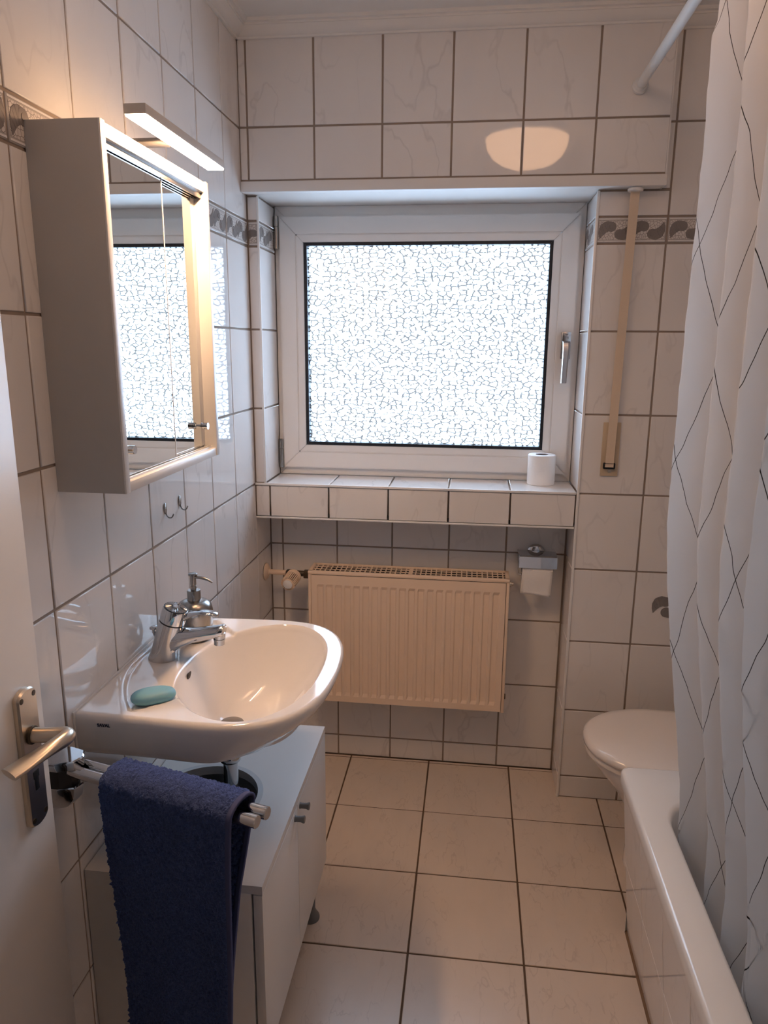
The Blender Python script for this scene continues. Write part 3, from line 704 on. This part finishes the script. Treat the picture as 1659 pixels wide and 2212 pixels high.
pm = lathe('pump_stem', [(.0068, 0), (.0068, .010), (.0058, .0105), (.0058, .012), (.0068, .0125), (.0068, .036)], (dx, dy, zb2+.118), STEEL, ds, n=24)
lathe('press_head', [(.006, 0), (.0105, .0005), (.0105, .0035), (.0085, .005)], (dx, dy, zb2+.153), STEEL, pm, n=28)
tube('nozzle', bez((dx+.004, dy, zb2+.149), (dx+.02, dy-.003, zb2+.150), (dx+.035, dy-.005, zb2+.149), (dx+.048, dy-.007, zb2+.140), 10), [.0036]*6+[.0033, .003, .0028, .0025, .0022], STEEL, pm, 12)

# ------------------------------------------------------------------ vanity cabinet
vx, vy0, vy1, vz0, vz1 = .352, -1.194, -.604, .155, .553
vn = thing('vanity_cabinet', (.17, -.9, 0), 'white two door cabinet with round cutout under the washbasin', 'cabinet')
hc_, hr2 = Vector((.150, -.935)), .118
NH = 64
def sq(a):
    d = Vector((math.cos(a), math.sin(a))); t = 1e9
    x0, x1, y0, y1 = .002-hc_.x, vx-hc_.x, vy0-hc_.y, vy1-hc_.y
    if d.x > 1e-9: t = min(t, x1/d.x)
    if d.x < -1e-9: t = min(t, x0/d.x)
    if d.y > 1e-9: t = min(t, y1/d.y)
    if d.y < -1e-9: t = min(t, y0/d.y)
    return hc_+d*t
angs = [2*pi*k/NH for k in range(NH)]
for cx, cy in ((.002, vy0), (vx, vy0), (vx, vy1), (.002, vy1)):
    a = math.atan2(cy-hc_.y, cx-hc_.x) % (2*pi); i = min(range(NH), key=lambda k: abs((angs[k]-a+pi) % (2*pi)-pi)); angs[i] = a
angs.sort()
o_ = [sq(a) for a in angs]; i_ = [hc_+Vector((math.cos(a), math.sin(a)))*hr2 for a in angs]
bm = bmesh.new()
add_loft(bm, [[Vector((p.x, p.y, vz1)) for p in i_], [Vector((p.x, p.y, vz1)) for p in o_], [Vector((p.x, p.y, vz1-.018)) for p in o_], [Vector((p.x, p.y, vz1-.018)) for p in i_], [Vector((p.x, p.y, vz1)) for p in i_]], False, False)
bmesh.ops.remove_doubles(bm, verts=bm.verts, dist=1e-6); frombm('top_panel', bm, VAN, vn)
bm = bmesh.new(); n = 56
pr = [(hr2-.005, -.019), (hr2-.005, .0015), (hr2+.007, .0015), (hr2+.007, 0), (hr2-.001, -.001), (hr2-.001, -.019)]
rg = [[Vector((hc_.x+math.cos(a)*r, hc_.y+math.sin(a)*r, vz1+h)) for a in [2*pi*k/n for k in range(n)]] for r, h in pr]
add_loft(bm, rg+[rg[0]], False, False); bmesh.ops.remove_doubles(bm, verts=bm.verts, dist=1e-6); frombm('cutout_ring', bm, RINGP, vn, 40)
dx0 = vx-.018
for y in (vy0, vy1-.016): box('side_panel', .002, dx0-.004, y, y+.016, vz0, vz1-.018, VAN, vn, .0006)
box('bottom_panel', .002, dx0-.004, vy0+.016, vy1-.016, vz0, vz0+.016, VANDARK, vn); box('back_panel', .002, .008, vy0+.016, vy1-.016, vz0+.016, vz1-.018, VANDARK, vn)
for ya, yb, ky in ((vy0, -.9165, -.940), (-.9135, vy1, -.892)):
    d_ = box('door', dx0, vx, ya, yb, vz0-.004, vz1-.0205, VAN, vn, .001)
    lathe('knob', [(.0075, 0), (.0065, .004), (.0065, .014), (.0085, .020), (.0085, .0215), (.0075, .0225)], (vx, ky, .516), GREYP, d_, (1, 0, 0), 24)
for lx in (.05, .315):
    for y in (vy0+.06, -.655): lathe('leg', [(.026, 0), (.026, .006), (.020, .016), (.0145, .03), (.0165, vz0)], (lx, y, 0), GREYP, vn, n=24)

# ------------------------------------------------------------------ towel rail and towel
B0 = Vector((.022, -1.252, .817)); B1 = Vector((.408, -1.352, .817)); dd = (B1-B0).normalized(); nn_ = Vector((dd.y, -dd.x, 0))
tr_ = thing('towel_rail', (0, -1.25, .78), 'chrome swivelling double towel rail beside the washbasin', 'towel rail')
loft('mount_cap', [[Vector((.0+px*s, -1.262+py*s, z)) for px, py in ((0, -.028), (.03, -.030), (.056, -.020), (.064, 0), (.056, .018), (.03, .026), (0, .026))] for z, s in ((.826, 1), (.840, 1), (.842, .96))], CHROME, tr_, 30)
loft('mount_core', [[Vector((.0+px*s, -1.262+py*s, z)) for px, py in ((0, -.024), (.03, -.026), (.046, -.014), (.05, 0), (.046, .012), (.03, .022), (0, .022))] for z, s in ((.79, 1), (.826, 1))], BLACK, tr_, 30)
loft('mount_foot', [[Vector((.0+px*s, -1.262+py*s, z)) for px, py in ((0, -.028), (.03, -.030), (.056, -.020), (.064, 0), (.056, .018), (.03, .026), (0, .026))] for z, s in ((.745, .5), (.75, .62), (.768, .86), (.789, .93), (.791, .90))], CHROME, tr_, 30)
for s in (-1, 1):
    p0 = B0+nn_*.0122*s+dd*(.004 if s > 0 else .02); p1 = B1+nn_*.0122*s-dd*(.004 if s > 0 else .0)
    b_ = tube('rail_arm', [p0, p1, p1+dd*.001], [.0105, .0105, .0095], CHROME, tr_, 28)
# towel: a thick terry sheet folded over both arms
tw = thing('towel', (.23, -1.30, .30), 'dark navy terry towel hanging over the chrome rail', 'towel')
def towel_sheet():
    NU, NV = 190, 560
    Lf, Lb, rr3 = .535, .44, .026
    arc = pi*rr3; tot = Lf+arc+Lb
    u = np.linspace(0, 1, NU); vv = np.linspace(0, tot, NV)
    P = np.zeros((NV, NU, 3)); N = np.zeros((NV, NU, 3))
    dn, nnn = np.array(dd), np.array(nn_)
    for j, t in enumerate(vv):
        if t < Lf: h = -(Lf-t); drop = -h; flare = drop/Lf; off = (rr3+.0105)*(1-.62*sm(flare*1.3)); ndir = nnn.copy()
        elif t < Lf+arc:
            a = (t-Lf)/rr3; h = math.sin(a)*rr3*.80+.0; off = math.cos(a)*(rr3+.0105); ndir = nnn*math.cos(a)+np.array([0, 0, 1])*math.sin(a); flare = 0
        else: h = -(t-Lf-arc); flare = -h/Lb; off = -(rr3+.0105)*(1-.62*sm(flare*1.1)); ndir = -nnn
        w0 = .110+.014*flare; w1 = .362-.036*flare-(.014*min(1, flare*2.5) if t > Lf+arc else 0)
        s = w0+(w1-w0)*u
        bow = np.zeros(NU)
        if t < Lf: bow = .006*np.sin(u*5+1)*flare-.004*np.sin(u*11)*flare+.006*flare
        base = np.array(B0)[None]+dn[None]*s[:, None]+nnn[None]*(off+bow)[:, None]
        base[:, 2] += h+.004
        P[j] = base; N[j] = ndir
    # terry pile: rows of loops, a diagonal wave and random tufts
    rnd = np.random.rand(NV, NU); rnd2 = np.random.rand(NV//3+2, NU//3+2).repeat(3, 0).repeat(3, 1)[:NV, :NU]
    U, V = np.meshgrid(u*.25, vv)
    wave = np.sin((V*.75+U*1.0+.012*np.sin(U*60))*2*pi/.017)*.5+.5
    dsp = .0024*rnd+.002*rnd2+.0016*wave
    hem = (U > .25*.968)
    dsp[hem] = .0012
    for side, nm in ((1, 'terry_pile'),):
        Q = P+N*dsp[..., None]
        jit = (np.random.rand(NV, NU, 1)-.5)*.0022
        Q = Q+dn[None, None]*jit*(~hem)[..., None]
    inner = P-N*.003
    vs = np.concatenate([Q.reshape(-1, 3), inner[::8, ::10].reshape(-1, 3)])
    idx = np.arange(NV*NU).reshape(NV, NU)
    f = np.stack([idx[:-1, :-1], idx[:-1, 1:], idx[1:, 1:], idx[1:, :-1]], -1).reshape(-1, 4)
    me = bpy.data.meshes.new('terry_sheet'); me.from_pydata(Q.reshape(-1, 3).tolist(), [], f.tolist()); me.update()
    me.materials.append(TOWEL); me.materials.append(HEM)
    hm = hem[:-1, :-1].reshape(-1)
    me.polygons.foreach_set('material_index', hm.astype(np.int32)); me.polygons.foreach_set('use_smooth', np.ones(len(f), dtype=bool))
    o = link('terry_sheet', me, None, tw)
    s_ = o.modifiers.new('thick', 'SOLIDIFY'); s_.thickness = .0055; s_.offset = -1
    return o
towel_sheet()
# sewn tag at the lower corner
p = np.array(B0)+np.array(dd)*.118+np.array(nn_)*.033
lt = bez((p[0]-.004, p[1], .325), (p[0]-.03, p[1]-.012, .335), (p[0]-.03, p[1]-.012, .285), (p[0]-.006, p[1]-.003, .272), 10)
bm = bmesh.new(); rings = []
for q in lt: rings.append([q+Vector(nn_)*a for a in (-.006, .010)])
vs = [x for r in rings for x in r]; fs = [(2*k, 2*k+1, 2*k+3, 2*k+2) for k in range(len(rings)-1)]; bm.free()
tg_ = pyd('sewn_tag', vs, fs, BLACK, tw); tg_.modifiers.new('t', 'SOLIDIFY').thickness = .001; tg_['label'] = 'black sewn tag'

# ------------------------------------------------------------------ bathtub
RIMZ = .49; tx0, tx1, ty0, ty1 = 1.118, XR-.004, YF+.006, -.585
bt = thing('bathtub', (1.48, -1.42, 0), 'white enamel bathtub with tiled slanting front panel', 'bathtub')
def rrect(x0, x1, y0, y1, r, z, n=8):
    o = []
    for cx, cy, a0 in ((x1-r, y1-r, 0), (x0+r, y1-r, pi/2), (x0+r, y0+r, pi), (x1-r, y0+r, 3*pi/2)):
        for k in range(n+1):
            a = a0+pi/2*k/n; o.append(Vector((cx+r*math.cos(a), cy+r*math.sin(a), z)))
    return o
ix0, ix1, iy0, iy1 = 1.187, tx1-.05, ty0+.12, -.715
rg = []
for d, z in ((.006, RIMZ-.040), (.001, RIMZ-.038), (0, RIMZ-.030), (0, RIMZ-.008), (.0025, RIMZ-.0025), (.008, RIMZ)): rg.append(rrect(tx0+d, tx1-d, ty0+d, ty1-d, .022, z))
for d, z in ((-.005, RIMZ), (0, RIMZ-.002), (.004, RIMZ-.009), (.007, RIMZ-.04), (.014, RIMZ-.22), (.045, .115), (.12, .085)): rg.append(rrect(ix0+d, ix1-d, iy0+d*1.5, iy1-d*1.5, .10+d*.3, z))
loft('tub_shell', rg, ENAMEL, bt, 60, False, True)
# tiled slanting panel, one end panel
pt, pb = tx0+.010, 1.172; ph = RIMZ-.042
sl = Vector((pt-pb, 0, ph)); L_ = sl.length; sl.normalize()
bm = bmesh.new(); q = [(pb+.004, ty0, 0), (pb+.004, ty1-.012, 0), (pt+.004, ty1-.012, ph), (pt+.004, ty0, ph)]
add_loft(bm, [[Vector(p) for p in q], [Vector(p)+Vector((.03, 0, 0)) for p in q]]); frombm('panel_backing', bm, GROUT, bt)
box('panel_backing', pb, tx1, ty1-.05, ty1-.012, 0, ph, GROUT, bt)
ys = [ty1-.010-.2*k for k in range(9) if ty1-.010-.2*k > ty0]+[ty0]
tiles(bt, (pb, 0, 0), (0, -1, 0), sl, sorted([-y for y in ys]), [0, .218, L_], gap=.003)
tiles(bt, (0, ty1-.009, 0), (-1, 0, 0), (0, 0, 1), sorted([-x for x in (1.165, 1.365, 1.565, 1.765, tx1)]), [0, .218, ph], gap=.003)
loft('silicone_joint', [[Vector((pb+.004+a, y, z)) for a, z in ((-.011, -.001), (0, .010), (.004, .004), (.002, -.001))] for y in (ty1-.01, ty0)], SILI, bt, None)

# ------------------------------------------------------------------ shower rod and curtain
RX_, RZ_ = 1.135, 2.233
sr = thing('shower_rod', (RX_, YB, RZ_), 'white shower curtain rod fixed above the window', 'curtain rod')
tube('rod', [(RX_, YB-.004, RZ_), (RX_, YF+.004, RZ_)], .0125, RODW, sr, 28)
for y, a in ((YB, -1), (YF, 1)): lathe('end_socket', [(.021, 0.0005), (.021, .012), (.0175, .016), (.0175, .022), (.0145, .026)], (RX_, y, RZ_), RODW, sr, (0, a, 0), 32)
sc_ = thing('shower_curtain', (1.18, -1.3, .35), 'white shower curtain with thin dark crossing lines', 'shower curtain')
NSY, NZ = 620, 90
ZTOP, ZBOT = 2.205, .13
yy0, yy1 = -.700, -1.95
LAMF = .128
vs, fs, uvs = [], [], []
arc = np.zeros(NSY)
def cur(i, z):
    t = i/(NSY-1); y = yy0+(yy1-yy0)*t
    k = (ZTOP-z)/(ZTOP-ZBOT)
    ph = 2*pi*(yy0-y)/LAMF*(1-.12*math.sin(3*t+1))+.5*math.sin(9*t)+.35*math.sin(k*2.2+t*5)
    amp = (.030+.010*math.sin(t*17+1.0)+.003*k)*(1 if z < 2.1 else .75)
    xc = 1.157+.008*sm(k*6)+.074*sm((1.25-z)/.75)+.004*sm((.75-z)/.25)+max(0, .47-z)*.05
    x = xc+amp*math.sin(ph)+.006*math.sin(2*ph+1)
    yv = y+.022*math.cos(ph*1.0)*(.7+.3*k)+.012*math.sin(k*4+t*9)-.035*sm((.85-z)/.4)*(1-t)**3
    x += .0012*math.sin(z*70+t*90)*math.sin(z*23+t*37)
    return Vector((x, yv, z))
zl = [ZTOP+(ZBOT-ZTOP)*k/(NZ-1) for k in range(NZ)]
mid = [cur(i, 1.2) for i in range(NSY)]
for i in range(1, NSY): arc[i] = arc[i-1]+(mid[i]-mid[i-1]).length
for k, z in enumerate(zl):
    for i in range(NSY): vs.append(cur(i, z))
fs = [(k*NSY+i, k*NSY+i+1, (k+1)*NSY+i+1, (k+1)*NSY+i) for k in range(NZ-1) for i in range(NSY-1)]
me = bpy.data.meshes.new('curtain_cloth'); me.from_pydata(vs, [], fs); me.update()
ul = me.uv_layers.new(name='cloth'); li = np.zeros(len(me.loops), dtype=np.int32); me.loops.foreach_get('vertex_index', li)
uvv = np.stack([arc[li % NSY], np.array(zl)[li//NSY]], -1).astype(np.float32); ul.data.foreach_set('uv', uvv.ravel())
me.polygons.foreach_set('use_smooth', np.ones(len(fs), dtype=bool))
link('curtain_cloth', me, CURT, sc_)
for k in range(9):
    y = yy0-.02-.15*k
    bm = bmesh.new(); rg = []
    for a in [2*pi*q/20 for q in range(20)]:
        c = Vector((RX_+math.cos(a)*.019, y, RZ_-.005+math.sin(a)*.019)); rd = Vector((math.cos(a), 0, math.sin(a)))
        rg.append([c+rd*.0018*math.cos(b_)+Vector((0, 1, 0))*.0018*math.sin(b_) for b_ in [2*pi*q/8 for q in range(8)]])
    add_loft(bm, rg+[rg[0]], False, False); bmesh.ops.remove_doubles(bm, verts=bm.verts, dist=1e-6); frombm('curtain_ring', bm, RODW, sc_, 60)

# ------------------------------------------------------------------ toilet
LZ = .425; cyT = -.315
to = thing('toilet', (1.42, cyT, 0), 'white toilet with closed rounded lid behind the bathtub end', 'toilet')
def lidring(sx_, sy_, z, x_tip=1.070, xb=1.50, n=56):
    o = []; cx = xb-.20
    for k in range(n):
        a = 2*pi*k/n; c, s = math.cos(a), math.sin(a)
        if c < 0: x = cx+(cx-x_tip)*c*1.0; y = .192*math.copysign(abs(s)**.92, s)
        else: x = cx+(xb-cx)*math.copysign(abs(c)**.35, c); y = .192*math.copysign(abs(s)**.75, s)*(1-.06*c)
        mx = (x_tip+xb)/2
        o.append(Vector((mx+(x-mx)*sx_, cyT+y*sy_, z)))
    return o
loft('lid', [lidring(.96, .93, LZ-.026), lidring(.995, .99, LZ-.024), lidring(1, 1, LZ-.016), lidring(.99, .98, LZ-.007), lidring(.95, .92, LZ-.001), lidring(.85, .8, LZ+.003), lidring(.55, .5, LZ+.005), lidring(.2, .2, LZ+.0055)], SEATM, to, 70)
loft('seat', [lidring(.95, .92, LZ-.046), lidring(.975, .955, LZ-.044), lidring(.98, .96, LZ-.034), lidring(.97, .95, LZ-.029)], SEATM, to, 60)
def bring(sx_, sy_, z, dx=0): return [Vector((p.x+dx, p.y, p.z)) for p in lidring(sx_, sy_, z)]
loft('bowl', [bring(.60, .55, 0, .06), bring(.60, .55, .02, .06), bring(.56, .50, .10, .06), bring(.60, .55, .20, .05), bring(.74, .74, .28, .03), bring(.87, .88, .335, .012), bring(.925, .91, .365, .004), bring(.93, .915, .378, .003), bring(.90, .88, .38, .003)], CERAMIC, to, 60)
box('cistern', 1.62, XR-.004, cyT-.19, cyT+.19, .41, .78, CERAMIC, to, .03, 4)
box('rear_block', 1.46, XR-.01, cyT-.10, cyT+.10, .0, .412, CERAMIC, to, .03, 3)
box('cistern_lid', 1.612, XR-.003, cyT-.198, cyT+.198, .778, .80, CERAMIC, to, .008)

# ------------------------------------------------------------------ door
dr = thing('door_1', (.065, -2.2, 0), 'white lacquered door standing open against the tiled wall', None, kind='structure')
dxf = .087; dy1 = -1.395
box('door_leaf', dxf-.04, dxf, -2.225, dy1, .012, 2.0, DOORP, dr, .002)
py, pz0, pz1 = -1.441, .842, 1.059
outl = []
for k in range(13):
    a = pi*k/12; outl.append((py-.022*math.cos(a)*-1, pz1-.012+.012*math.sin(a)))
for k in range(13):
    a = pi*k/12; outl.append((py-.022*math.cos(a), pz0+.012-.012*math.sin(a)))
cyp, czp = py, (pz0+pz1)/2
hp = loft('handle_plate', [[Vector((x, cyp+(a-cyp)*q, czp+(b_-czp)*(1-(1-q)*.2))) for a, b_ in outl] for x, q in ((dxf-.001, 1), (dxf+.006, 1), (dxf+.009, .9))], NICKEL, dr, 30)
for sy_, z in ((-.0145, 1.046), (.0145, 1.046), (-.0145, .856), (.0145, .856)):
    lathe('screw_hole', [(.0042, 0), (.0042, .0006), (.003, .0007)], (dxf+.0088, py+sy_, z), DARKM, hp, (1, 0, 0), 14)
boxes('keyhole', [(dxf+.0085, dxf+.0096, py-.0045, py+.0045, .899, .921), (dxf+.0085, dxf+.0096, py-.0065, py+.0065, .918, .930)], BLACK, hp, .001)
hz_ = .987
lathe('neck_ring', [(.0135, 0), (.0135, .004), (.012, .005)], (dxf+.008, py, hz_), DARKM, hp, (1, 0, 0), 28)
pth = bez((dxf+.010, py, hz_), (dxf+.050, py+.002, hz_), (dxf+.070, py+.014, hz_+.004), (dxf+.066, py-.016, hz_+.005), 12)[:-1]+bez((dxf+.066, py-.016, hz_+.005), (dxf+.063, py-.036, hz_+.006), (dxf+.050, py-.060, hz_+.002), (dxf+.034, py-.092, hz_-.004), 12)
bm = bmesh.new(); rings = []
for i, p in enumerate(pth):
    t = i/(len(pth)-1); d = pth[min(i+1, len(pth)-1)]-pth[max(i-1, 0)]; d.normalize()
    vv_ = Vector((0, 0, 1)); s = d.cross(vv_).normalized(); u_ = s.cross(d)
    ra = .0110+.0065*sm((t-.55)/.45); rb = .0110-.0050*sm((t-.45)/.5)
    rings.append([p+s*math.cos(a)*ra+u_*math.sin(a)*rb for a in [2*pi*k/20 for k in range(20)]])
add_loft(bm, rings); frombm('door_lever', bm, NICKEL, hp, 50)

# ------------------------------------------------------------------ ceiling lamp (above the frame, mirrored in the tiles)
cl = thing('ceiling_lamp', (.905, -1.25, CEILZ), 'round lit opal ceiling lamp mirrored in the tiles', 'lamp')
lathe('lamp_base', [(.19, 0), (.19, -.012), (.178, -.018)], (.905, -1.25, CEILZ), TRIM, cl, n=48)
lathe('glass_dome', [(.176, -.010), (.176, -.030), (.168, -.060), (.148, -.090), (.115, -.115), (.07, -.131), (.02, -.137)], (.905, -1.25, CEILZ), OPAL, cl, n=56, smooth=70)
